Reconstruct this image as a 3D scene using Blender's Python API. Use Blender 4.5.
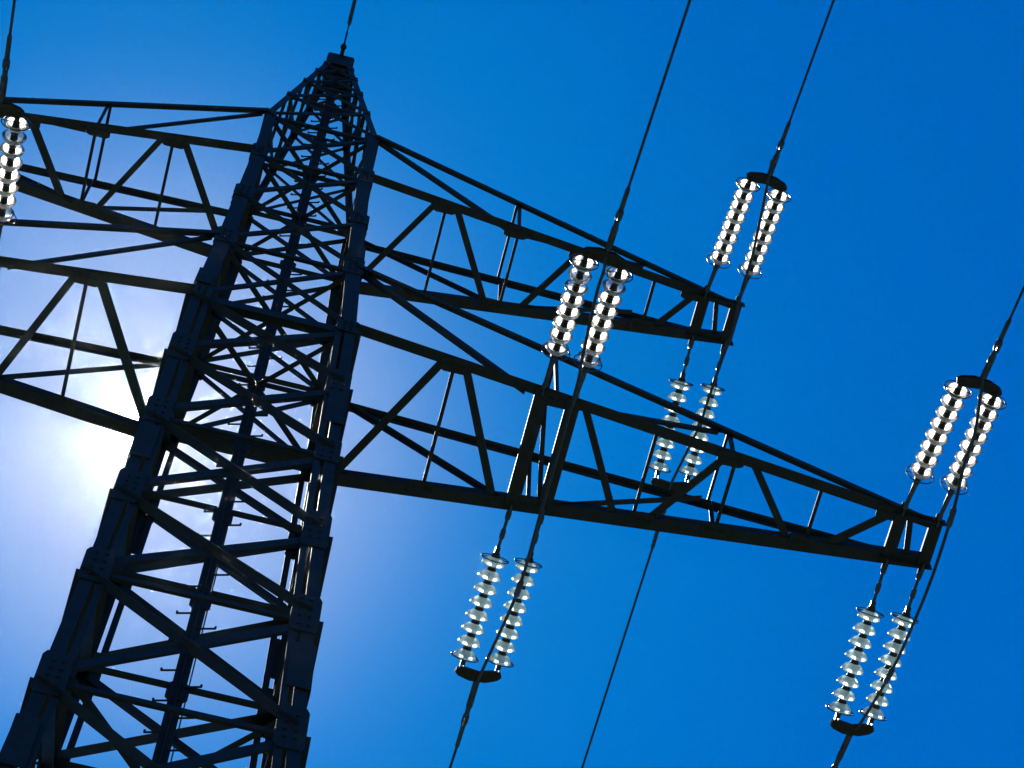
import bpy, bmesh, math, random
from mathutils import Vector, Matrix
random.seed(7)
for o in list(bpy.data.objects): bpy.data.objects.remove(o)
scn = bpy.context.scene
col = scn.collection

# ------------------------------------------------------------------ camera
cam_d = bpy.data.cameras.new('camera')
cam = bpy.data.objects.new('camera', cam_d); col.objects.link(cam)
cam.location = (0.30501, -15.70147, -38.53731)
cam.rotation_euler = (2.76759, -0.01272, -0.24641)
cam_d.sensor_width = 36.0
cam_d.lens = 2908.798 / 1024 * 36.0
cam_d.clip_start = 0.1
cam_d.clip_end = 6000
scn.camera = cam

# ------------------------------------------------------------------ sky and sun
SUN = Vector((-0.042461, 0.400329, 0.915387)).normalized()
EL = math.asin(SUN.z); AZ = math.atan2(SUN.x, SUN.y)
w = bpy.data.worlds.new('World'); scn.world = w; w.use_nodes = True
nt = w.node_tree; N = nt.nodes; L = nt.links
for n in list(N): N.remove(n)
def node(t, **k):
    n = N.new(t)
    for a, b in k.items(): setattr(n, a, b)
    return n
sky = node('ShaderNodeTexSky', sky_type='NISHITA')
sky.sun_disc = False; sky.sun_elevation = EL; sky.sun_rotation = AZ
sky.altitude = 900; sky.air_density = 1.0; sky.dust_density = 0.0; sky.ozone_density = 4.0
tint = node('ShaderNodeVectorMath', operation='MULTIPLY')
L.new(sky.outputs[0], tint.inputs[0]); tint.inputs[1].default_value = SKYT = (0.0, 0.286, 0.60)
bg = node('ShaderNodeBackground'); bg.inputs[1].default_value = 0.05
L.new(tint.outputs[0], bg.inputs[0])
# the aureole of the sun: light scattered forward by the air, a function of the angle to the sun only
geo = node('ShaderNodeTexCoord')
nrm = node('ShaderNodeVectorMath', operation='NORMALIZE'); L.new(geo.outputs['Generated'], nrm.inputs[0])
dot = node('ShaderNodeVectorMath', operation='DOT_PRODUCT'); L.new(nrm.outputs[0], dot.inputs[0]); dot.inputs[1].default_value = SUN
def math_(op, a, b=None):
    n = node('ShaderNodeMath', operation=op)
    for i, v in enumerate((a, b)):
        if v is None: continue
        if isinstance(v, (int, float)): n.inputs[i].default_value = v
        else: L.new(v, n.inputs[i])
    return n.outputs[0]
ang = math_('MULTIPLY', math_('ARCCOSINE', math_('MINIMUM', dot.outputs['Value'], 1.0)), 57.29578)   # degrees from the sun
def lobe(width, power, colour, strength):
    e = math_('EXPONENT', math_('MULTIPLY', math_('POWER', math_('DIVIDE', ang, width), power), -1.0))
    b = node('ShaderNodeBackground'); b.inputs[0].default_value = (*colour, 1)
    L.new(math_('MULTIPLY', e, strength), b.inputs[1]); return b.outputs[0]
shader = bg.outputs[0]
for lb in (lobe(0.46, 2.5, (1.0, 0.96, 0.88), 5.5),
           lobe(1.2, 1.1, (1.0, 0.86, 0.74), 0.15),
           lobe(5.0, 3.0, (0.068, 0.048, 0.033), 1.0),
           lobe(10.0, 2.0, (0.0, 0.025, 0.028), 1.0)):
    a = node('ShaderNodeAddShader'); L.new(shader, a.inputs[0]); L.new(lb, a.inputs[1]); shader = a.outputs[0]
out = node('ShaderNodeOutputWorld'); L.new(shader, out.inputs[0])

sl = bpy.data.lights.new('sun', 'SUN'); sl.energy = 5.0; sl.angle = math.radians(0.53); sl.color = (1.0, 0.95, 0.88)
so = bpy.data.objects.new('sun', sl); col.objects.link(so)
so.rotation_euler = SUN.to_track_quat('Z', 'Y').to_euler()
so.location = (0, 0, 60)
scn.view_settings.view_transform = 'Standard'; scn.view_settings.look = 'None'
scn.view_settings.exposure = 2.4; scn.view_settings.gamma = 1.0

# ------------------------------------------------------------------ materials
def mat(name, base, rough=0.6, metal=0.0, var=0.25, scale=6.0, patch=None, bump=0.0):
    m = bpy.data.materials.new(name); m.use_nodes = True
    t = m.node_tree; n = t.nodes; l = t.links; b = n['Principled BSDF']; b.inputs['Specular IOR Level'].default_value = 0.25
    tc = n.new('ShaderNodeTexCoord')
    nz = n.new('ShaderNodeTexNoise'); nz.inputs['Scale'].default_value = scale; nz.inputs['Detail'].default_value = 8
    l.new(tc.outputs['Object'], nz.inputs['Vector'])
    cr = n.new('ShaderNodeValToRGB'); l.new(nz.outputs[0], cr.inputs[0])
    cr.color_ramp.elements[0].position = 0.3; cr.color_ramp.elements[1].position = 0.72
    cr.color_ramp.elements[0].color = (*[c*(1-var) for c in base], 1)
    cr.color_ramp.elements[1].color = (*[min(1, c*(1+var)) for c in base], 1)
    outc = cr.outputs[0]
    if patch:
        n2 = n.new('ShaderNodeTexNoise'); n2.inputs['Scale'].default_value = scale*0.35; n2.inputs['Detail'].default_value = 10
        n2.inputs['Roughness'].default_value = 0.7
        l.new(tc.outputs['Object'], n2.inputs['Vector'])
        r2 = n.new('ShaderNodeValToRGB'); l.new(n2.outputs[0], r2.inputs[0])
        r2.color_ramp.elements[0].position = 0.56; r2.color_ramp.elements[1].position = 0.68
        mx = n.new('ShaderNodeMixRGB'); l.new(r2.outputs[0], mx.inputs[0]); l.new(outc, mx.inputs[1])
        mx.inputs[2].default_value = (*patch, 1); outc = mx.outputs[0]
    l.new(outc, b.inputs['Base Color'])
    b.inputs['Roughness'].default_value = rough; b.inputs['Metallic'].default_value = metal
    if bump:
        bp = n.new('ShaderNodeBump'); bp.inputs['Strength'].default_value = bump; bp.inputs['Distance'].default_value = 0.01
        l.new(nz.outputs[0], bp.inputs['Height']); l.new(bp.outputs[0], b.inputs['Normal'])
    return m
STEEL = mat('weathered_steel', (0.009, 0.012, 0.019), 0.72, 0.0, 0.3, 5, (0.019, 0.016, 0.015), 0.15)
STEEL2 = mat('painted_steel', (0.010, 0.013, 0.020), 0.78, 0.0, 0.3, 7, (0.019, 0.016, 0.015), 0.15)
FIT = mat('fitting_metal', (0.045, 0.05, 0.06), 0.4, 0.7, 0.3, 14)
WIRE = mat('conductor_aluminium', (0.035, 0.038, 0.045), 0.5, 0.6, 0.2, 30)
CAP = mat('insulator_cap_iron', (0.014, 0.014, 0.016), 0.6, 0.2, 0.3, 20)
CONC = mat('footing_concrete', (0.32, 0.31, 0.29), 0.9, 0, 0.2, 3, None, 0.4)
GRASS = mat('meadow_grass', (0.017, 0.030, 0.019), 0.95, 0, 0.5, 0.35, (0.03, 0.035, 0.025), 0.5)
def glass(name, tintc, lo, hi):
    m = bpy.data.materials.new(name); m.use_nodes = True
    t = m.node_tree; n = t.nodes; l = t.links
    for x in list(n): n.remove(x)
    tc = n.new('ShaderNodeTexCoord'); nz = n.new('ShaderNodeTexNoise'); nz.inputs['Scale'].default_value = 11; nz.inputs['Detail'].default_value = 3
    l.new(tc.outputs['Object'], nz.inputs['Vector'])
    tr = n.new('ShaderNodeBsdfTranslucent'); tr.inputs[0].default_value = (*tintc, 1)
    df = n.new('ShaderNodeBsdfDiffuse'); df.inputs[0].default_value = (*[c*0.8 for c in tintc], 1)
    gl = n.new('ShaderNodeBsdfGlossy'); gl.inputs['Roughness'].default_value = 0.08
    rf = n.new('ShaderNodeBsdfTransparent'); rf.inputs[0].default_value = (*tintc, 1)
    m1 = n.new('ShaderNodeMixShader'); m1.inputs[0].default_value = 0.12; l.new(tr.outputs[0], m1.inputs[1]); l.new(df.outputs[0], m1.inputs[2])
    r = n.new('ShaderNodeValToRGB'); l.new(nz.outputs[0], r.inputs[0]); r.color_ramp.elements[0].position = 0.42; r.color_ramp.elements[1].position = 0.62
    r.color_ramp.elements[0].color = (lo,)*3+(1,); r.color_ramp.elements[1].color = (hi,)*3+(1,)
    m2 = n.new('ShaderNodeMixShader'); l.new(r.outputs[0], m2.inputs[0]); l.new(m1.outputs[0], m2.inputs[1]); l.new(rf.outputs[0], m2.inputs[2])
    fr = n.new('ShaderNodeFresnel'); fr.inputs[0].default_value = 1.36
    m3 = n.new('ShaderNodeMixShader'); l.new(fr.outputs[0], m3.inputs[0]); l.new(m2.outputs[0], m3.inputs[1]); l.new(gl.outputs[0], m3.inputs[2])
    bp = n.new('ShaderNodeBump'); bp.inputs['Strength'].default_value = 0.25; bp.inputs['Distance'].default_value = 0.01; l.new(nz.outputs[0], bp.inputs['Height'])
    for s in (tr, df, gl): l.new(bp.outputs[0], s.inputs['Normal'])
    o = n.new('ShaderNodeOutputMaterial'); l.new(m3.outputs[0], o.inputs[0])
    return m
def clear_glass():
    m = bpy.data.materials.new('clear_inner_glass'); m.use_nodes = True
    t = m.node_tree; n = t.nodes; l = t.links
    for x in list(n): n.remove(x)
    tp = n.new('ShaderNodeBsdfTransparent'); tp.inputs[0].default_value = (.96, .98, .97, 1)
    tr = n.new('ShaderNodeBsdfTranslucent'); tr.inputs[0].default_value = (.95, 1, .98, 1)
    gl = n.new('ShaderNodeBsdfGlossy'); gl.inputs['Roughness'].default_value = 0.1
    a = n.new('ShaderNodeMixShader'); a.inputs[0].default_value = 0.15; l.new(tp.outputs[0], a.inputs[1]); l.new(tr.outputs[0], a.inputs[2])
    fr = n.new('ShaderNodeFresnel'); fr.inputs[0].default_value = 1.3
    b = n.new('ShaderNodeMixShader'); l.new(fr.outputs[0], b.inputs[0]); l.new(a.outputs[0], b.inputs[1]); l.new(gl.outputs[0], b.inputs[2])
    o = n.new('ShaderNodeOutputMaterial'); l.new(b.outputs[0], o.inputs[0]); return m
GLASS_IN = clear_glass()
GLASS_GLOW = glass('sun_warmed_glass', (1.0, 0.95, 0.88), 0.2, 0.62)  # warmth of the sun's glow painted into the tint of the near strings
GLASS_NO_GLOW = glass('mint_glass_no_glow', (0.84, 1.0, 0.99), 0.0, 0.28)  # same glass on the far strings, tint painted without the sun's warmth

# ------------------------------------------------------------------ helpers
def mk(name, bm, m, parent=None, smooth=False):
    me = bpy.data.meshes.new(name)
    bmesh.ops.recalc_face_normals(bm, faces=bm.faces)
    bm.to_mesh(me); bm.free(); me.materials.append(m)
    if smooth:
        for f in me.polygons: f.use_smooth = True
    o = bpy.data.objects.new(name, me); col.objects.link(o)
    if parent: o.parent = parent
    return o
def thing(name, label, cat, loc=(0, 0, 0), group=None):
    o = bpy.data.objects.new(name, None); col.objects.link(o); o.location = loc
    o.empty_display_size = 0.2
    tag(o, label, cat, group); return o
def tag(o, label, cat, group=None):
    o['label'] = label; o['category'] = cat
    if group: o['group'] = group
    return o
def box_axes(bm, c, ax, ay, az):
    """box with centre c and half-extent vectors"""
    vs = []
    for i in (-1, 1):
        for j in (-1, 1):
            for k in (-1, 1): vs.append(bm.verts.new(c + ax*i + ay*j + az*k))
    for f in ((0,1,3,2),(4,6,7,5),(0,4,5,1),(2,3,7,6),(0,2,6,4),(1,5,7,3)):
        bm.faces.new([vs[i] for i in f])
def angle(bm, P, Q, w, t, n, side=1):
    """L-section (angle iron) from P to Q: one flange lies in the plane with normal n, the other points along -n"""
    P = Vector(P); Q = Vector(Q); d = (Q-P).normalized()
    n = Vector(n); n = (n - d*n.dot(d)).normalized(); s = d.cross(n).normalized()*side
    prof = [(-w/2, 0), (w/2, 0), (w/2, -t), (-w/2+t, -t), (-w/2+t, -w), (-w/2, -w)]
    A = [bm.verts.new(P + s*a + n*b) for a, b in prof]; B = [bm.verts.new(Q + s*a + n*b) for a, b in prof]
    for i in range(6): bm.faces.new((A[i], A[(i+1) % 6], B[(i+1) % 6], B[i]))
    for V in (A, B):
        bm.faces.new((V[0], V[1], V[2], V[3])); bm.faces.new((V[0], V[3], V[4], V[5]))
def plate(bm, c, u, v, hu, hv, th, cut=0.35):
    """gusset plate: octagon in the plane u,v"""
    c = Vector(c); u = Vector(u).normalized(); v = Vector(v); v = (v - u*v.dot(u)).normalized(); n = u.cross(v)
    k = 1-cut; pr = [(-hu, -hv*k), (-hu*k, -hv), (hu*k, -hv), (hu, -hv*k), (hu, hv*k), (hu*k, hv), (-hu*k, hv), (-hu, hv*k)]
    A = [bm.verts.new(c+u*a+v*b+n*th/2) for a, b in pr]; B = [bm.verts.new(c+u*a+v*b-n*th/2) for a, b in pr]
    bm.faces.new(A); bm.faces.new(B[::-1])
    for i in range(8): bm.faces.new((A[i], B[i], B[(i+1) % 8], A[(i+1) % 8]))
def bolts(bm, c, u, v, pts, n, r=0.018, h=0.02):
    c = Vector(c); u = Vector(u).normalized(); v = Vector(v).normalized(); n = Vector(n).normalized()
    for a, b in pts:
        lathe(bm, c+u*a+v*b, n, [(0.0, r), (h, r)], 6, True)
def frame_of(d):
    d = Vector(d).normalized(); a = Vector((0, 0, 1)) if abs(d.z) < 0.9 else Vector((1, 0, 0))
    u = d.cross(a).normalized(); return u, d.cross(u).normalized(), d
def lathe(bm, P, d, prof, seg=16, caps=True):
    P = Vector(P); u, v, d = frame_of(d); rings = []
    for z, r in prof:
        rings.append([bm.verts.new(P + d*z + (u*math.cos(2*math.pi*i/seg) + v*math.sin(2*math.pi*i/seg))*r) for i in range(seg)])
    for A, B in zip(rings, rings[1:]):
        for i in range(seg): bm.faces.new((A[i], A[(i+1) % seg], B[(i+1) % seg], B[i]))
    if caps: bm.faces.new(rings[0][::-1]); bm.faces.new(rings[-1])
def rod(bm, P, Q, r, seg=8, r2=None):
    P = Vector(P); Q = Vector(Q); lathe(bm, P, Q-P, [(0, r), ((Q-P).length, r if r2 is None else r2)], seg)
def tube(bm, pts, r, seg=8):
    pts = [Vector(p) for p in pts]; rings = []; u0 = None
    for i, p in enumerate(pts):
        d = (pts[min(i+1, len(pts)-1)] - pts[max(i-1, 0)]).normalized()
        if u0 is None: u0 = frame_of(d)[0]
        u = (u0 - d*u0.dot(d)).normalized(); u0 = u; v = d.cross(u)
        rr = r[i] if isinstance(r, (list, tuple)) else r
        rings.append([bm.verts.new(p + (u*math.cos(2*math.pi*k/seg) + v*math.sin(2*math.pi*k/seg))*rr) for k in range(seg)])
    for A, B in zip(rings, rings[1:]):
        for k in range(seg): bm.faces.new((A[k], A[(k+1) % seg], B[(k+1) % seg], B[k]))
    bm.faces.new(rings[0][::-1]); bm.faces.new(rings[-1])
def torus(bm, c, d, R, r, seg=32, s2=6):
    c = Vector(c); u, v, d = frame_of(d); rings = []
    for i in range(seg):
        a = 2*math.pi*i/seg; e = u*math.cos(a)+v*math.sin(a)
        rings.append([bm.verts.new(c + e*(R + r*math.cos(2*math.pi*k/s2)) + d*r*math.sin(2*math.pi*k/s2)) for k in range(s2)])
    for i in range(seg):
        A = rings[i]; B = rings[(i+1) % seg]
        for k in range(s2): bm.faces.new((A[k], A[(k+1) % s2], B[(k+1) % s2], B[k]))
def catmull(pts, n=8):
    P = [Vector(p) for p in pts]; P = [P[0]*2-P[1]] + P + [P[-1]*2-P[-2]]; o = []
    for i in range(1, len(P)-2):
        for k in range(n):
            t = k/n
            o.append(0.5*((2*P[i]) + (P[i+1]-P[i-1])*t + (2*P[i-1]-5*P[i]+4*P[i+1]-P[i+2])*t*t + (-P[i-1]+3*P[i]-3*P[i+1]+P[i+2])*t**3))
    return o + [P[-2]]

# ------------------------------------------------------------------ ground
GZ = -40.2
bm = bmesh.new(); S = 3000; M_ = 24
vs = [[bm.verts.new((-S+2*S*i/M_, -S+2*S*j/M_, GZ)) for j in range(M_+1)] for i in range(M_+1)]
for i in range(M_):
    for j in range(M_): bm.faces.new((vs[i][j], vs[i+1][j], vs[i+1][j+1], vs[i][j+1]))
g = mk('ground', bm, GRASS); g['kind'] = 'structure'

# ------------------------------------------------------------------ the lattice tower
Z2 = 7.556; H1 = 2.773; H2 = 2.337; ZT = Z2+H2; ZP = 16.98
def hw(z):
    K = [(GZ, 2.9), (-25, 1.80), (-12, 1.36), (-6, 1.235), (0, 1.18), (H1, 1.10), (Z2, 0.996), (ZT, 0.983), (16.3, 0.27), (17.4, 0.24)]
    for (a, x), (b, y) in zip(K, K[1:]):
        if z <= b: return x + (y-x)*(z-a)/(b-a)
    return K[-1][1]
tower = thing('lattice_tower', 'tall dark steel lattice pylon with two pairs of tapering crossarms and a pointed peak', 'pylon', (0, 0, GZ))
off = Vector((0, 0, -GZ))
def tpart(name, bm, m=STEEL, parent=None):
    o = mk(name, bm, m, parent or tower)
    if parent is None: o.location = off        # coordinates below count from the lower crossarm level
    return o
LEV = [-40.0, -35.2, -30.6, -26.2, -22.2, -18.6, -15.2, -12.2, -9.45, -7.1, -4.6, -2.25, 0, H1, 5.16, Z2, ZT]
CON = [ZT, 12.0, 13.8, 15.2, 16.2]
def leg_w(z): return 0.26 if z < -1 else (0.23 if z < Z2 else 0.18)
legs = []
for sx, sy in ((-1, -1), (1, -1), (-1, 1), (1, 1)):
    bm = bmesh.new()
    Z = LEV + CON[1:]
    for a, b in zip(Z, Z[1:]):
        P = Vector((sx*hw(a), sy*hw(a), a)); Q = Vector((sx*hw(b), sy*hw(b), b)); wd = leg_w(a) if b <= ZT else 0.11; wd = 0.15 if b <= 0 else wd; t = 0.024
        ix = Vector((-sx, 0, 0)); iy = Vector((0, -sy, 0))
        for u, v in ((ix, iy), (iy, ix)):
            A = [P, P+u*wd, P+u*wd+v*t, P+v*t]; B = [Q, Q+u*wd, Q+u*wd+v*t, Q+v*t]
            if u is iy: A = [P+ix*t+0*u, P+ix*t+u*wd, P+u*wd, P]; A = [x+iy*(t if k in (0, 3) else 0) for k, x in enumerate(A)]; B = [Q+ix*t, Q+ix*t+u*wd, Q+u*wd, Q]; B = [x+iy*(t if k in (0, 3) else 0) for k, x in enumerate(B)]
            A = [bm.verts.new(x) for x in A]; B = [bm.verts.new(x) for x in B]
            for i in range(4): bm.faces.new((A[i], A[(i+1) % 4], B[(i+1) % 4], B[i]))
            bm.faces.new(A[::-1]); bm.faces.new(B)
        if b <= 0:      # built-up leg: a second strip beside each flange, tied by the plates
            for u, v in ((ix, iy), (iy, ix)):
                q0, q1 = P+u*(wd+.05)+v*.004, Q+u*(wd+.05)+v*.004
                A = [bm.verts.new(x) for x in (q0, q0+u*.085, q0+u*.085+v*.02, q0+v*.02)]; B = [bm.verts.new(x) for x in (q1, q1+u*.085, q1+u*.085+v*.02, q1+v*.02)]
                for i in range(4): bm.faces.new((A[i], A[(i+1) % 4], B[(i+1) % 4], B[i]))
                bm.faces.new(A[::-1]); bm.faces.new(B)
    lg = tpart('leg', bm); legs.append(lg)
    # splice angles and gusset plates, lying on the outside of the leg
    for k, z in enumerate(LEV[:-1]):
        if z < -36: continue
        h = (0.56 if z < -1 else 0.34)*random.uniform(.82, 1.15)
        wd = leg_w(z)
        bm = bmesh.new()
        c = Vector((sx*hw(z), sy*hw(z), z)); up = Vector((sx*(hw(z+1)-hw(z)), sy*(hw(z+1)-hw(z)), 1)).normalized()
        o_ = 0.014
        gw = wd*0.56 if z < 0 else wd*0.60
        plate(bm, c + Vector((-sx*(gw-0.02), sy*o_, 0)), (1, 0, 0), up, gw+0.02, h*(0.75+0.25*(k % 2)), 0.016, 0.22)
        plate(bm, c + Vector((sx*o_, -sy*(gw-0.0), 0)), (0, 1, 0), up, gw, h*(0.75+0.25*(k % 2))-0.01, 0.016, 0.22)
        for zz in (-0.3, -0.1, 0.1, 0.3):
            for xx in (0.08, wd*0.75):
                q = c + up*zz*h/0.45*0.8
                lathe(bm, q+Vector((-sx*xx, sy*(o_+0.008), 0)), (0, sy, 0), [(0, .019), (.022, .019)], 6)
                lathe(bm, q+Vector((sx*(o_+0.008), -sy*xx, 0)), (sx, 0, 0), [(0, .019), (.022, .019)], 6)
        mk('gusset_plate', bm, STEEL2, lg)
    # long splice cover at alternate joints: the stepped silhouette of the leg
    for k, z in enumerate(LEV[6:-2]):
        za = z+0.9 if z < 0 else z+0.35; zb = za + (1.05 if z < 0 else 0.6)
        a_ = Vector((sx*(hw(za)+0.027), sy*(hw(za)+0.027), za)); b_ = Vector((sx*(hw(zb)+0.027), sy*(hw(zb)+0.027), zb))
        if k % 3 == (0 if sx*sy > 0 else 1):
            bm = bmesh.new(); up = (b_-a_).normalized(); m_ = (a_+b_)/2; hl = (b_-a_).length/2; wd = leg_w(z)
            plate(bm, m_+Vector((-sx*wd*.5, 0, 0)), (1, 0, 0), up, wd*.5, hl, 0.014, 0.05)
            plate(bm, m_+Vector((0, -sy*(wd*.5+.01), 0)), (0, 1, 0), up, wd*.5, hl, 0.014, 0.05)
            mk('splice_plate', bm, STEEL2, lg)

FACES = [((0, -1), (1, 0)), ((0, 1), (1, 0)), ((-1, 0), (0, 1)), ((1, 0), (0, 1))]     # outward normal, tangent
def fp(f, s, z, ins=0.03):
    (nx, ny), (tx, ty) = FACES[f]; h = hw(z)
    return Vector((nx*(h-ins)+tx*s*(h-0.02), ny*(h-ins)+ty*s*(h-0.02), z))
def fn(f): return Vector((*FACES[f][0], 0.0))
nb = 0
for i, (a, b) in enumerate(zip(LEV, LEV[1:])):
    for f in range(4):
        wd = 0.135 if b <= 0 else 0.085
        g_ = 0.10 if b <= 0 else 0.04
        if a > -20:
            for s in (-1, 1):
                bm = bmesh.new()
                angle(bm, fp(f, -s, a+g_, .030 if s > 0 else .05), fp(f, s, b-g_, .030 if s > 0 else .05), wd, 0.012, fn(f)*(1 if s > 0 else -1), s)
                tpart('cross_brace', bm)
        else:
            bm = bmesh.new()
            for s in (-1, 1): angle(bm, fp(f, -s, a+g_, .030 if s > 0 else .05), fp(f, s, b-g_, .030 if s > 0 else .05), 0.12, 0.012, fn(f)*(1 if s > 0 else -1), s)
            tpart('cross_brace', bm)
        if not (f < 2 and b in (-7.1, -2.25, 5.16)):
            bm = bmesh.new(); zz = b if i < len(LEV)-2 else b
            angle(bm, fp(f, -1, zz, .068), fp(f, 1, zz, .068), 0.085 if zz != 0 else 0.2, 0.011, fn(f), 1)
            tpart('horizontal_strut', bm)
# extra struts inside the head of the body (redundant members and plan bracing)
for z in (0, H1, Z2, ZT, -11.6):
    for s in (-1, 1):
        h = hw(z)-0.05; bm = bmesh.new(); dz = 0.09 + 0.03*s
        angle(bm, (-h, -s*h, z-dz), (h, s*h, z-dz), 0.07, 0.01, (0, 0, -1), s); tpart('plan_brace', bm)
# peak
peak = tpart('peak', (lambda bm: (plate(bm, (0, 0, 17.08), (1, 0, 0), (0, 1, 0), 0.27, 0.27, 0.03, 0.12),
    [plate(bm, (0, s*0.262, 16.72), (1, 0, 0), (0, 0, 1), 0.25, 0.33, 0.014, 0.1) for s in (-1, 1)],
    [plate(bm, (s*0.262, 0, 16.72), (0, 1, 0), (0, 0, 1), 0.235, 0.33, 0.014, 0.1) for s in (-1, 1)],
    plate(bm, (0, 0, 16.45), (1, 0, 0), (0, 1, 0), 0.22, 0.22, 0.02, 0.1),
    box_axes(bm, Vector((0, -0.37, 17.0)), Vector((.04, 0, 0)), Vector((0, .14, 0)), Vector((0, 0, .06))),
    box_axes(bm, Vector((0, 0.37, 17.0)), Vector((.04, 0, 0)), Vector((0, .14, 0)), Vector((0, 0, .06))), bm)[-1])(bmesh.new()), STEEL2)
for i, (a, b) in enumerate(zip(CON, CON[1:])):
    for f in range(4):
        for s in (-1, 1):
            bm = bmesh.new(); angle(bm, fp(f, -s, a+.03, .018 if s > 0 else .03), fp(f, s, b-.03, .018 if s > 0 else .03), 0.06, 0.008, fn(f)*(1 if s > 0 else -1), s)
            mk('peak_brace', bm, STEEL, peak)
        bm = bmesh.new(); angle(bm, fp(f, -1, b, .042), fp(f, 1, b, .042), 0.06, 0.008, fn(f), 1); mk('peak_strut', bm, STEEL, peak)
    for sx, sy in ((-1, -1), (1, -1), (-1, 1), (1, 1)):
        bm = bmesh.new(); c = Vector((sx*(hw(b)+.012), sy*(hw(b)+.012), b)); d = (Vector((sx*hw(a), sy*hw(a), a))-Vector((sx*hw(b), sy*hw(b), b))).normalized()
        plate(bm, c+Vector((-sx*.06, 0, 0)), (1, 0, 0), d, .07, .13, .012, .2); plate(bm, c+Vector((0, -sy*.07, 0)), (0, 1, 0), d, .06, .13, .012, .2)
        mk('gusset_plate', bm, STEEL2, peak)

# central climbing pole with step pegs
bm = bmesh.new()
for a, b in ((-1, -1), (1, 1)):
    pass
def vbar(bm, z0, z1, h, t):
    for u, v in (((1, 0), (0, 1)), ((0, 1), (1, 0))):
        c = Vector((0, 0, (z0+z1)/2)); box_axes(bm, c, Vector((u[0]*h+v[0]*t, u[1]*h+v[1]*t, 0)) if u[0] else Vector((t, 0, 0)), Vector((0, t, 0)) if u[0] else Vector((0, h, 0)), Vector((0, 0, (z1-z0)/2 - (0 if u[0] else 0.003))))
vbar(bm, GZ+0.1, 16.8, 0.085, 0.009)
pole = tpart('climbing_pole', bm)
for z in LEV[2:] + CON[1:]:
    bm = bmesh.new(); plate(bm, (0.0, 0.0, z), (1, 0, 0), (0, 0, 1), 0.13, 0.2, 0.03, 0.3)
    mk('joint_plate', bm, STEEL2, pole)
k = 0; z = -16.0
while z < 16:
    s = -1 if k % 2 else 1
    bm = bmesh.new(); base = Vector((s*0.05, -0.02, z)); tip = base + Vector((s*0.19, -0.05*s, 0.0))
    rod(bm, base, tip, 0.014, 6); rod(bm, tip, tip+Vector((s*0.004, 0, 0.045)), 0.016, 6)
    mk('step_peg', bm, STEEL2, pole); k += 1; z += 0.37
# horizontal ties from the pole to the legs
for z in (-12.2, -9.4, -6.9, -4.5, -2.2, 0, H1, Z2, ZT):
    for s in (-1, 1):
        bm = bmesh.new(); angle(bm, (s*0.1, 0, z+.03), (s*(hw(z)-.08), 0, z+.03), 0.06, 0.009, (0, 0, -1), s); tpart('pole_tie', bm)

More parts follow.
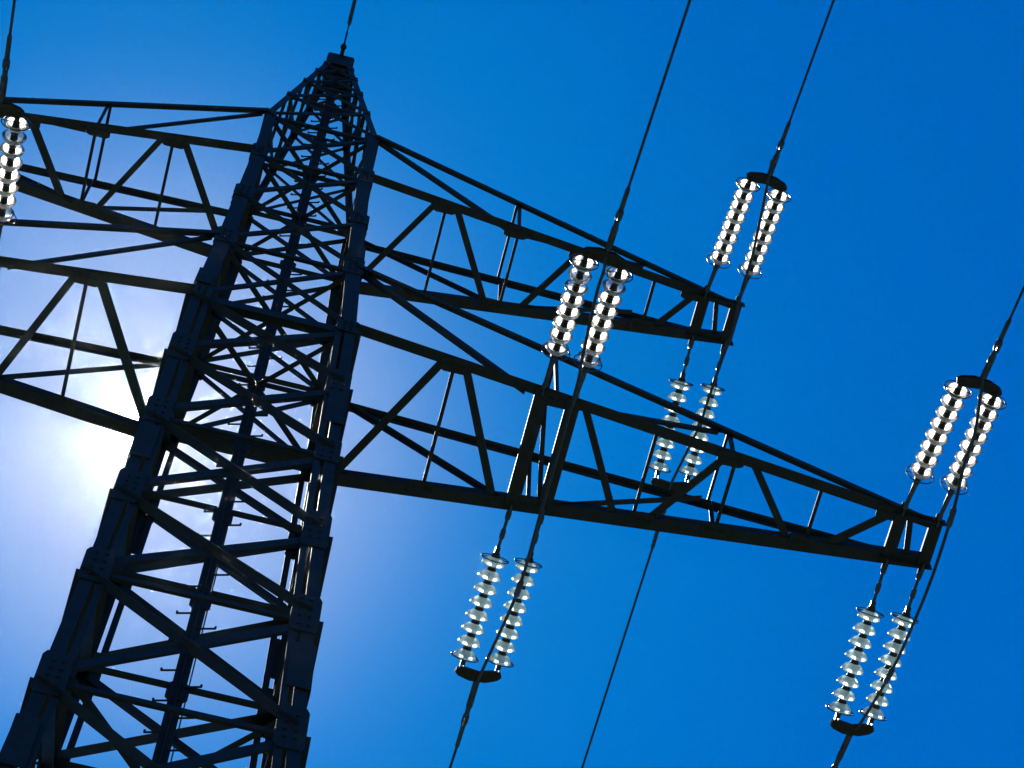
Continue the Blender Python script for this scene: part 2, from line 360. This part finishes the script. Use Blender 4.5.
# ---- crossarms
def crossarm(sg, lower):
    if lower:
        z0, h, Lx, tip, post, bx, tx = 0.0, H1, 10.0, 0.315, 0.53, 1.18, 1.10
        CH, CT = 0.19, 0.11
    else:
        z0, h, Lx, tip, post, bx, tx = Z2, H2, 7.46, 0.314, 0.56, 0.996, 0.983
        CH, CT = 0.17, 0.105
    def Bt(x, s):      # bottom chord point
        t = (x-bx)/(Lx-bx); return Vector((sg*x, s*(bx+(tip-bx)*t), z0))
    def Tp(x, s):
        t = (x-tx)/(Lx-tx); return Vector((sg*x, s*(tx+(tip-tx)*t), z0+h*(1-t)))
    bm = bmesh.new()   # end frame: cross channels and end plate
    for x, wd in ((Lx, 0.17), (Lx-post, 0.17)):
        y = abs(Bt(x, 1).y)+0.06
        box_axes(bm, Vector((sg*x, 0, z0-0.02)), Vector((wd/2, 0, 0)), Vector((0, y, 0)), Vector((0, 0, 0.008)))
        for q in (-1, 1): box_axes(bm, Vector((sg*x+q*wd/2, 0, z0+0.010)), Vector((0.008, 0, 0)), Vector((0, y-.004, 0)), Vector((0, 0, 0.035)))
    for s in (-1, 1):
        plate(bm, Vector((sg*(Lx-post/2), s*(tip+0.045), z0+0.03)), (1, 0, 0), (0, 0, 1), post/2+0.14, 0.12, 0.016, 0.25)
        for x in (Lx, Lx-post): box_axes(bm, Vector((sg*x, s*(abs(Bt(x, 1).y)+0.11), z0-.01)), Vector((.045, 0, 0)), Vector((0, .07, 0)), Vector((0, 0, .012)))
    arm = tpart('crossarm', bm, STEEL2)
    def sub(name, P, Q, wd, n, side=1, t=0.012, m=STEEL):
        bm = bmesh.new(); angle(bm, P, Q, wd, t, n, side); return mk(name, bm, m, arm)
    for s in (-1, 1):
        sub('bottom_chord', Bt(bx-0.02, s), Bt(Lx+0.06, s), CH*(1.0 if s > 0 else 0.85), (0, 0, -1), s*sg, 0.016, STEEL2)
        sub('top_chord', Tp(tx-0.02, s), Tp(Lx-0.12, s)+Vector((0, 0, .03)), CT, (0, 0, 1), s*sg, 0.012, STEEL2)
    dn = Vector((0, 0, -1)); e = 0.018
    def bot(xn, xf, wd, k=0):       # member in the bottom face from the near chord to the far chord
        o = Vector((0, 0, e+0.014*k)); sub('lattice_brace', Bt(xn, -1)+o+Vector((0, .03, 0)), Bt(xf, 1)+o-Vector((0, .03, 0)), wd, dn, 1)
    def topb(xn, xf, wd):
        o = Vector((0, 0, -.02)); sub('lattice_brace', Tp(xn, -1)+o, Tp(xf, 1)+o, wd, (0, 0, 1), 1)
    def sidev(x, wd=0.05):
        for s in (-1, 1): sub('lattice_post', Bt(x, s)+Vector((0, -s*.02, 0)), Tp(x, s)+Vector((0, -s*.02, 0)), wd, (0, s, 0), 1)
    def sided(xb, xt, wd=0.06):
        for s in (-1, 1): sub('lattice_brace', Bt(xb, s)+Vector((0, -s*.035, 0)), Tp(xt, s)+Vector((0, -s*.035, 0)), wd, (0, s, 0), 1)
    if lower:
        bot(2.5, 1.35, .12); bot(2.66, 2.66, .055, 1); bot(2.82, 3.68, .11)
        bot(4.62, 5.45, .10); bot(5.72, 5.72, .055, 1); bot(6.79, 5.92, .12)
        bot(6.93, 6.93, .055, 1); bot(7.2, 8.0, .10); bot(8.25, 8.25, .055, 1); bot(9.36, 8.5, .13)
        bot(9.62, 9.74, .09, 1); bot(4.02, 4.36, .07, 2)
        sidev(4.2, .055); sidev(6.9, .055)
        sided(3.75, tx+0.05, .085); sided(4.45, 6.75, .085)
        topb(4.2, 4.2, .05); topb(6.86, 6.86, .05)
        # attachment beams of the inner phase
        for x in (3.97, 4.44):
            bm = bmesh.new(); y = abs(Bt(x, 1).y)+.05
            box_axes(bm, Vector((sg*x, 0, z0-.022)), Vector((.095, 0, 0)), Vector((0, y, 0)), Vector((0, 0, .008)))
            for q in (-1, 1): box_axes(bm, Vector((sg*x+q*.095, 0, z0+.008)), Vector((.008, 0, 0)), Vector((0, y-.004, 0)), Vector((0, 0, .035)))
            mk('attachment_beam', bm, STEEL2, arm)
        nodes = [(2.66, -1), (2.66, 1), (4.2, -1), (4.2, 1), (5.85, 1), (6.85, -1), (6.93, 1), (8.2, 1), (9.3, -1)]
    else:
        bot(2.15, 1.1, .10); bot(2.32, 2.32, .05, 1); bot(2.5, 3.35, .10)
        bot(3.6, 3.6, .05, 1); bot(4.68, 3.92, .11); bot(6.02, 6.02, .055, 1); bot(6.76, 6.2, .11); bot(7.12, 7.25, .08, 1)
        sidev(3.6, .055)
        sided(3.45, tx+0.05, .075); sided(3.75, 5.85, .075)
        topb(3.55, 3.55, .05)
        nodes = [(2.3, -1), (3.55, -1), (3.5, 1), (4.7, -1), (6.0, 1), (6.7, -1)]
    for x, s in nodes:
        bm = bmesh.new(); c = Bt(x, s)+Vector((0, -s*.05, .012+.0)); c.z = z0+0.010
        plate(bm, c+Vector((0, 0, -.022)), (1, 0, 0), (0, 1, 0), .2, .11, .01, .3)
        for q in (-.12, -.04, .04, .12): lathe(bm, c+Vector((q, 0, -.027)), (0, 0, -1), [(0, .018), (.02, .018)], 6)
        mk('gusset_plate', bm, STEEL2, arm)
    return Bt
BR = crossarm(1, True); crossarm(-1, True); UR = crossarm(1, False); crossarm(-1, False)

# concrete footings
for i, (sx, sy) in enumerate(((-1, -1), (1, -1), (-1, 1), (1, 1))):
    bm = bmesh.new(); h = hw(GZ)
    lathe(bm, (sx*h, sy*h, GZ-0.3), (0, 0, 1), [(0, .75), (.55, .75), (.6, .7)], 24)
    mk('footing', bm, CONC, tower).location = off

# ------------------------------------------------------------------ insulator strings
PITCH = 0.205
def build_string(first, glassmat, label, group, near):
    """local x axis = direction of the string away from the crossarm; origin at the crossarm end"""
    r = thing('insulator_string', label, 'insulator', (0, 0, 0), group)
    X = Vector((1, 0, 0))
    bm = bmesh.new()
    # extension link: shackle, rod, turnbuckle, clevis
    torus(bm, (0.06, 0, 0), (0, 1, 0), 0.055, 0.016, 14, 6)
    if near:
        lathe(bm, (0.10, 0, 0), X, [(0, .03), (.06, .045), (.12, .032), (first-.30, .040), (first-.24, .05), (first-.20, .03)], 10)
    else:
        lathe(bm, (0.10, 0, 0), X, [(0, .026), (.05, .042), (.14, .042), (.17, .024), (.30, .024), (.32, .040), (.44, .040), (.46, .024), (first-.24, .024), (first-.22, .038), (first-.19, .025)], 10)
    for q in (-1, 1): box_axes(bm, Vector((first-.12, q*.028, 0)), Vector((.07, 0, 0)), Vector((0, .008, 0)), Vector((0, 0, .03)))
    mk('extension_link', bm, FIT, r, True)
    bm = bmesh.new(); last = first+7*PITCH
    rod(bm, (last+.05, 0, 0), (last+.2, 0, 0), .026)
    for q in (-1, 1): box_axes(bm, Vector((last+.17, q*.028, 0)), Vector((.06, 0, 0)), Vector((0, .008, 0)), Vector((0, 0, .03)))
    mk('clevis', bm, FIT, r)
    for k in range(8):
        x = first + k*PITCH
        bm = bmesh.new()     # bell shaped glass shell
        prof = [(-.048, .045), (-.042, .082), (-.024, .116), (.006, .143), (.044, .162), (.070, .170), (.078, .164), (.060, .150), (.030, .130), (.020, .112),
                (.044, .104), (.044, .096), (.008, .084), (.000, .048)]
        lathe(bm, (x, 0, 0), X, prof, 28, True)
        bm.faces.ensure_lookup_table()
        for f in bm.faces[28*6:28*13]: f.material_index = 1      # clear inner wall
        d = mk('glass_disc', bm, glassmat, r, True); d.data.materials.append(GLASS_IN)
        bm = bmesh.new()
        lathe(bm, (x, 0, 0), X, [(-.110, .036), (-.104, .054), (-.070, .060), (-.045, .068), (-.026, .072), (-.020, .060), (.03, .052), (.06, .050), (.10, .038)], 14)
        mk('metal_cap', bm, CAP, d, True)
    for x0, dx in ((first, -.02), (last, .075)):
        bm = bmesh.new(); xc = x0+dx
        torus(bm, (xc, 0, 0), X, .205, .0095, 36, 6)
        tube(bm, [(xc-.03 if dx < 0 else xc+.03, 0, 0), (xc, .1, .0), (xc, .205, 0)], .008, 6)
        tube(bm, [(xc-.03 if dx < 0 else xc+.03, 0, 0), (xc, -.1, .0), (xc, -.205, 0)], .008, 6)
        mk('guard_ring', bm, FIT, r, True)
    return r
PHI = math.radians(12)
def orient(o, P, sgn, sxx):
    d = Vector((sxx, sgn*math.cos(PHI), -math.sin(PHI))).normalized()
    o.location = P; o.rotation_euler = d.to_track_quat('X', 'Z').to_euler(); return d
def copy_tree(o, parent=None):
    c = o.copy(); col.objects.link(c); c.parent = parent
    for ch in list(o.children): copy_tree(ch, c)
    return c
gN = 'glass insulator strings on the upper side of the crossarms'
gF = 'glass insulator strings hanging off the lower side of the crossarms'
protoN = build_string(0.78, GLASS_GLOW, '', gN, True)
protoF = build_string(0.88, GLASS_NO_GLOW, '', gF, False)
SN = [(( 9.47, -.37, 0), .040, 'sun-warmed insulator string above the lower right crossarm tip, left of its pair'),
      ((10.00, -.33, 0), .032, 'sun-warmed insulator string above the lower right crossarm tip, with jumper cable crossing it'),
      (( 3.97, -.90, 0), .014, 'sun-warmed glass insulator string overlapping the upper right crossarm, left of its pair'),
      (( 4.44, -.85, 0), .029, 'sun-warmed glass insulator string overlapping the upper right crossarm, right of its pair'),
      (( 6.90, -.36, Z2), .043, 'sun-warmed insulator string above the upper right crossarm tip, left of its pair'),
      (( 7.46, -.31, Z2), .035, 'sun-warmed insulator string above the upper right crossarm tip, right of its pair'),
      ((-3.97, -.92, 0), -.005, 'sun-warmed glass insulator string at the left edge of the photo above the lower left crossarm')]
SF = [(( 9.47, .37, 0), -.036, 'mint-tinted glass insulator string below the lower right crossarm tip, left of its pair'),
      ((10.00, .33, 0), -.050, 'mint-tinted insulator string below the lower right crossarm tip, behind the jumper cable'),
      (( 3.97, .90, 0), -.050, 'bright insulator string below the lower right crossarm\'s middle, left of its pair'),
      (( 4.44, .85, 0), -.030, 'bright insulator string below the lower right crossarm\'s middle, right of its pair'),
      (( 6.90, .36, Z2), .002, 'mint-tinted glass insulator string seen behind the lower right crossarm chords, left of its pair'),
      (( 7.46, .31, Z2), -.014, 'mint-tinted glass insulator string seen behind the lower right crossarm chords, right of its pair')]
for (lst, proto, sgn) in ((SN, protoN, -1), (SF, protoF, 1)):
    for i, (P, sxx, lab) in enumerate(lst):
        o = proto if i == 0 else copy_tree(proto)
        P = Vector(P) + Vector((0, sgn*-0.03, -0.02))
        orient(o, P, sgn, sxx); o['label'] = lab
# ------------------------------------------------------------------ conductors with yoke plates and dead-end clamps
def conductor(P1, P2, sgn, T, clamp_sx, wire_sx, label, group, phi=PHI, wphi=math.radians(11)):
    """P1,P2: crossarm attachment points of the pair; T: distance along the string to the yoke"""
    m0 = (Vector(P1)+Vector(P2))/2
    d = Vector((0.0, sgn*math.cos(phi), -math.sin(phi)))
    return m0, d
def line(name_label, P1, s1, P2, s2, sgn, T, csx, wsx, group):
    a = Vector(P1)+Vector((0, sgn*-.03, -.02)) + Vector((s1, sgn*math.cos(PHI), -math.sin(PHI))).normalized()*T
    b = Vector(P2)+Vector((0, sgn*-.03, -.02)) + Vector((s2, sgn*math.cos(PHI), -math.sin(PHI))).normalized()*T
    mid = (a+b)/2
    r = thing('conductor', name_label, 'power line', mid, group)
    lx = (b-a).normalized(); dd = Vector((csx, sgn*math.cos(PHI), -math.sin(PHI))).normalized()
    fw = (dd - lx*dd.dot(lx)).normalized(); nn = lx.cross(fw)
    bm = bmesh.new(); W = (b-a).length/2     # yoke plate: rounded bar, bulging towards the conductor
    pr = [(-W-.06, -.045), (-W+.05, -.06), (0, -.02), (W-.05, -.06), (W+.06, -.045), (W+.085, .02), (W+.03, .075), (.12, .13), (-.12, .13), (-W-.03, .075), (-W-.085, .02)]
    for q in (-1, 1):
        V = [bm.verts.new(lx*x+fw*y+nn*q*.038) for x, y in pr]
        V2 = [bm.verts.new(lx*x+fw*y+nn*q*.022) for x, y in pr]
        bm.faces.new(V); bm.faces.new(V2[::-1])
        for i in range(len(pr)): bm.faces.new((V[i], V2[i], V2[(i+1) % len(pr)], V[(i+1) % len(pr)]))
    for x in (-W, W): lathe(bm, lx*x-nn*.06, nn, [(0, .028), (.12, .028)], 8)
    mk('yoke_plate', bm, CAP, r)
    bm = bmesh.new(); s0 = fw*.1
    for q in (-1, 1): rod(bm, s0+lx*q*.035, s0+lx*q*.035+dd*.34, .014, 6)
    lathe(bm, s0+dd*.02, dd, [(0, .035), (.05, .045), (.10, .03), (.26, .028), (.30, .05), (.40, .05), (.44, .038), (.52, .038), (.56, .052), (.66, .052), (.70, .036), (1.02, .034), (1.06, .024)], 10)
    box_axes(bm, s0+dd*.62+Vector((0, 0, -.07)), Vector((.02, 0, 0)), dd*.08, Vector((0, 0, .05)))
    mk('dead_end_clamp', bm, FIT, r, True)
    st = s0+dd*1.05; pts = []
    tan = math.tan(math.radians(11)); Ls = 240.0
    for i in range(49):
        t = Ls*(i/48)**1.6
        pts.append(st + Vector((wsx*t, sgn*t, -tan*t + tan*t*t/Ls)))
    bm = bmesh.new(); tube(bm, pts, .0205, 8); mk('cable', bm, WIRE, r, True)
    return r
gw = 'conductors leaving the crossarms'
line('conductor running off the right edge of the photo from the lower right crossarm tip', SN[0][0], SN[0][1], SN[1][0], SN[1][1], -1, 2.44, .04, .045, gw)
line('conductor rising to the top edge from the strings overlapping the upper right crossarm', SN[2][0], SN[2][1], SN[3][0], SN[3][1], -1, 2.44, .02, .0205, gw)
line('conductor rising to the top right from the upper right crossarm tip', SN[4][0], SN[4][1], SN[5][0], SN[5][1], -1, 2.44, .03, .026, gw)
line('conductor at the far left top corner above the lower left crossarm', (-4.44, -.87, 0), -.005, SN[6][0], SN[6][1], -1, 2.44, -.03, -.03, gw)
line('conductor leaving the bottom right strings with a bright dead-end clamp at the photo edge', SF[0][0], SF[0][1], SF[1][0], SF[1][1], 1, 2.6, -.16, -.06, gw)
line('conductor descending from the strings below the middle of the lower right crossarm', SF[2][0], SF[2][1], SF[3][0], SF[3][1], 1, 2.6, -.045, -.06, gw)
line('conductor descending alone across open sky from behind the lower right crossarm', SF[4][0], SF[4][1], SF[5][0], SF[5][1], 1, 2.62, -.03, -.050, gw)
# the outer string of the left pair (its edge shows at the photo border)
o = copy_tree(protoN); P = Vector((-4.44, -.87, 0)) + Vector((0, .03, -.02)); orient(o, P, -1, -.005)
o['label'] = 'sun-warmed insulator string cut off by the left photo edge, outer of its pair'
# ------------------------------------------------------------------ jumper cables
J = [('jumper cable looping under the lower right crossarm tip, outermost cable of the pylon',
      [(9.823,-2.951,-.5),(9.839,-2.684,-.671),(9.874,-2.178,-.929),(9.835,-1.721,-1.094),(9.856,-1.275,-1.2),(9.862,-.906,-1.252),(9.868,.016,-1.258),(9.85,1.007,-1.105),(9.826,1.785,-.892),(9.73,2.703,-.62),(9.64,3.02,-.58)], (-1.0, 1.75)),
     ('jumper cable passing under the middle of the lower right crossarm between two string pairs',
      [(4.263,-3.298,-.55),(4.282,-3.111,-.642),(4.256,-2.789,-.783),(4.278,-1.907,-1.068),(4.300,-1.477,-1.16),(4.277,.371,-1.26),(4.281,1.673,-1.102),(4.168,2.9,-.80),(4.11,3.56,-.60)], (9, 1.6)),
     ('jumper cable looping under the upper right crossarm tip',
      [(7.261,-3.071,7.056),(7.268,-2.801,6.908),(7.306,-1.691,6.475),(7.286,-1.009,6.337),(7.325,-.328,6.283),(7.294,.229,6.294),(7.275,1.003,6.381),(7.268,1.6,6.497),(7.164,2.729,6.86),(7.16,3.06,6.96)], (9, 1.5))]
for lab, pts, sl_ in J:
    c = catmull(pts, 8)
    bm = bmesh.new(); tube(bm, c, .024, 8)
    j = mk('jumper_cable', bm, WIRE, None, True); tag(j, lab, 'cable', 'jumper cables under the right crossarms')
    for sy in sl_:
        if sy > 5: continue
        i = min(range(1, len(c)-1), key=lambda i: abs(c[i].y-sy)); d = (c[i+1]-c[i-1]).normalized()
        bm = bmesh.new(); lathe(bm, c[i]-d*.16, d, [(0, .026), (.04, .045), (.28, .045), (.32, .026)], 10)
        mk('cable_sleeve', bm, FIT, j, True)
# ------------------------------------------------------------------ earth wires at the peak
for sgn, lab, sx_ in ((-1, 'thin earth wire rising from the peak of the pylon to the top edge', .004), (1, 'thin earth wire running from the peak down behind the pylon body', -.004)):
    r = thing('earth_wire', lab, 'power line', (0, sgn*.46, 17.0), 'earth wires at the peak')
    dd = Vector((sx_, sgn*math.cos(PHI), -math.sin(PHI))).normalized()
    bm = bmesh.new(); torus(bm, (0, 0, 0), (0, 0, 1), .05, .014, 12, 6); rod(bm, dd*.05, dd*.35, .02); torus(bm, dd*.42, (1, 0, 0), .07, .016, 14, 6)
    lathe(bm, dd*.48, dd, [(0, .022), (.06, .042), (.5, .038), (.9, .026), (.95, .016)], 8)
    mk('dead_end_clamp', bm, FIT, r, True)
    tan = math.tan(math.radians(11)); st = dd*1.4
    bm = bmesh.new(); tube(bm, [st+Vector((sx_*t, sgn*t, -tan*t+tan*t*t/240)) for t in [240*(i/48)**1.6 for i in range(49)]], .016, 6)
    mk('cable', bm, WIRE, r, True)

# ------------------------------------------------------------------ thin air haze volume added to imitate glare round the sun
bm = bmesh.new(); box_axes(bm, Vector((0, 0, (GZ-1+24)/2)), Vector((3200, 0, 0)), Vector((0, 3200, 0)), Vector((0, 0, (24-GZ+1)/2)))
hz = mk('glare_haze', bm, STEEL); hz['kind'] = 'stuff'
m = bpy.data.materials.new('glare_haze_air'); m.use_nodes = True; t = m.node_tree
for x in list(t.nodes): t.nodes.remove(x)
pv = t.nodes.new('ShaderNodeVolumePrincipled'); pv.inputs['Color'].default_value = (0.92, 0.95, 1.0, 1)
pv.inputs['Density'].default_value = 0.000005; pv.inputs['Anisotropy'].default_value = 0.989
oo = t.nodes.new('ShaderNodeOutputMaterial'); t.links.new(pv.outputs[0], oo.inputs['Volume'])
hz.data.materials.clear(); hz.data.materials.append(m)
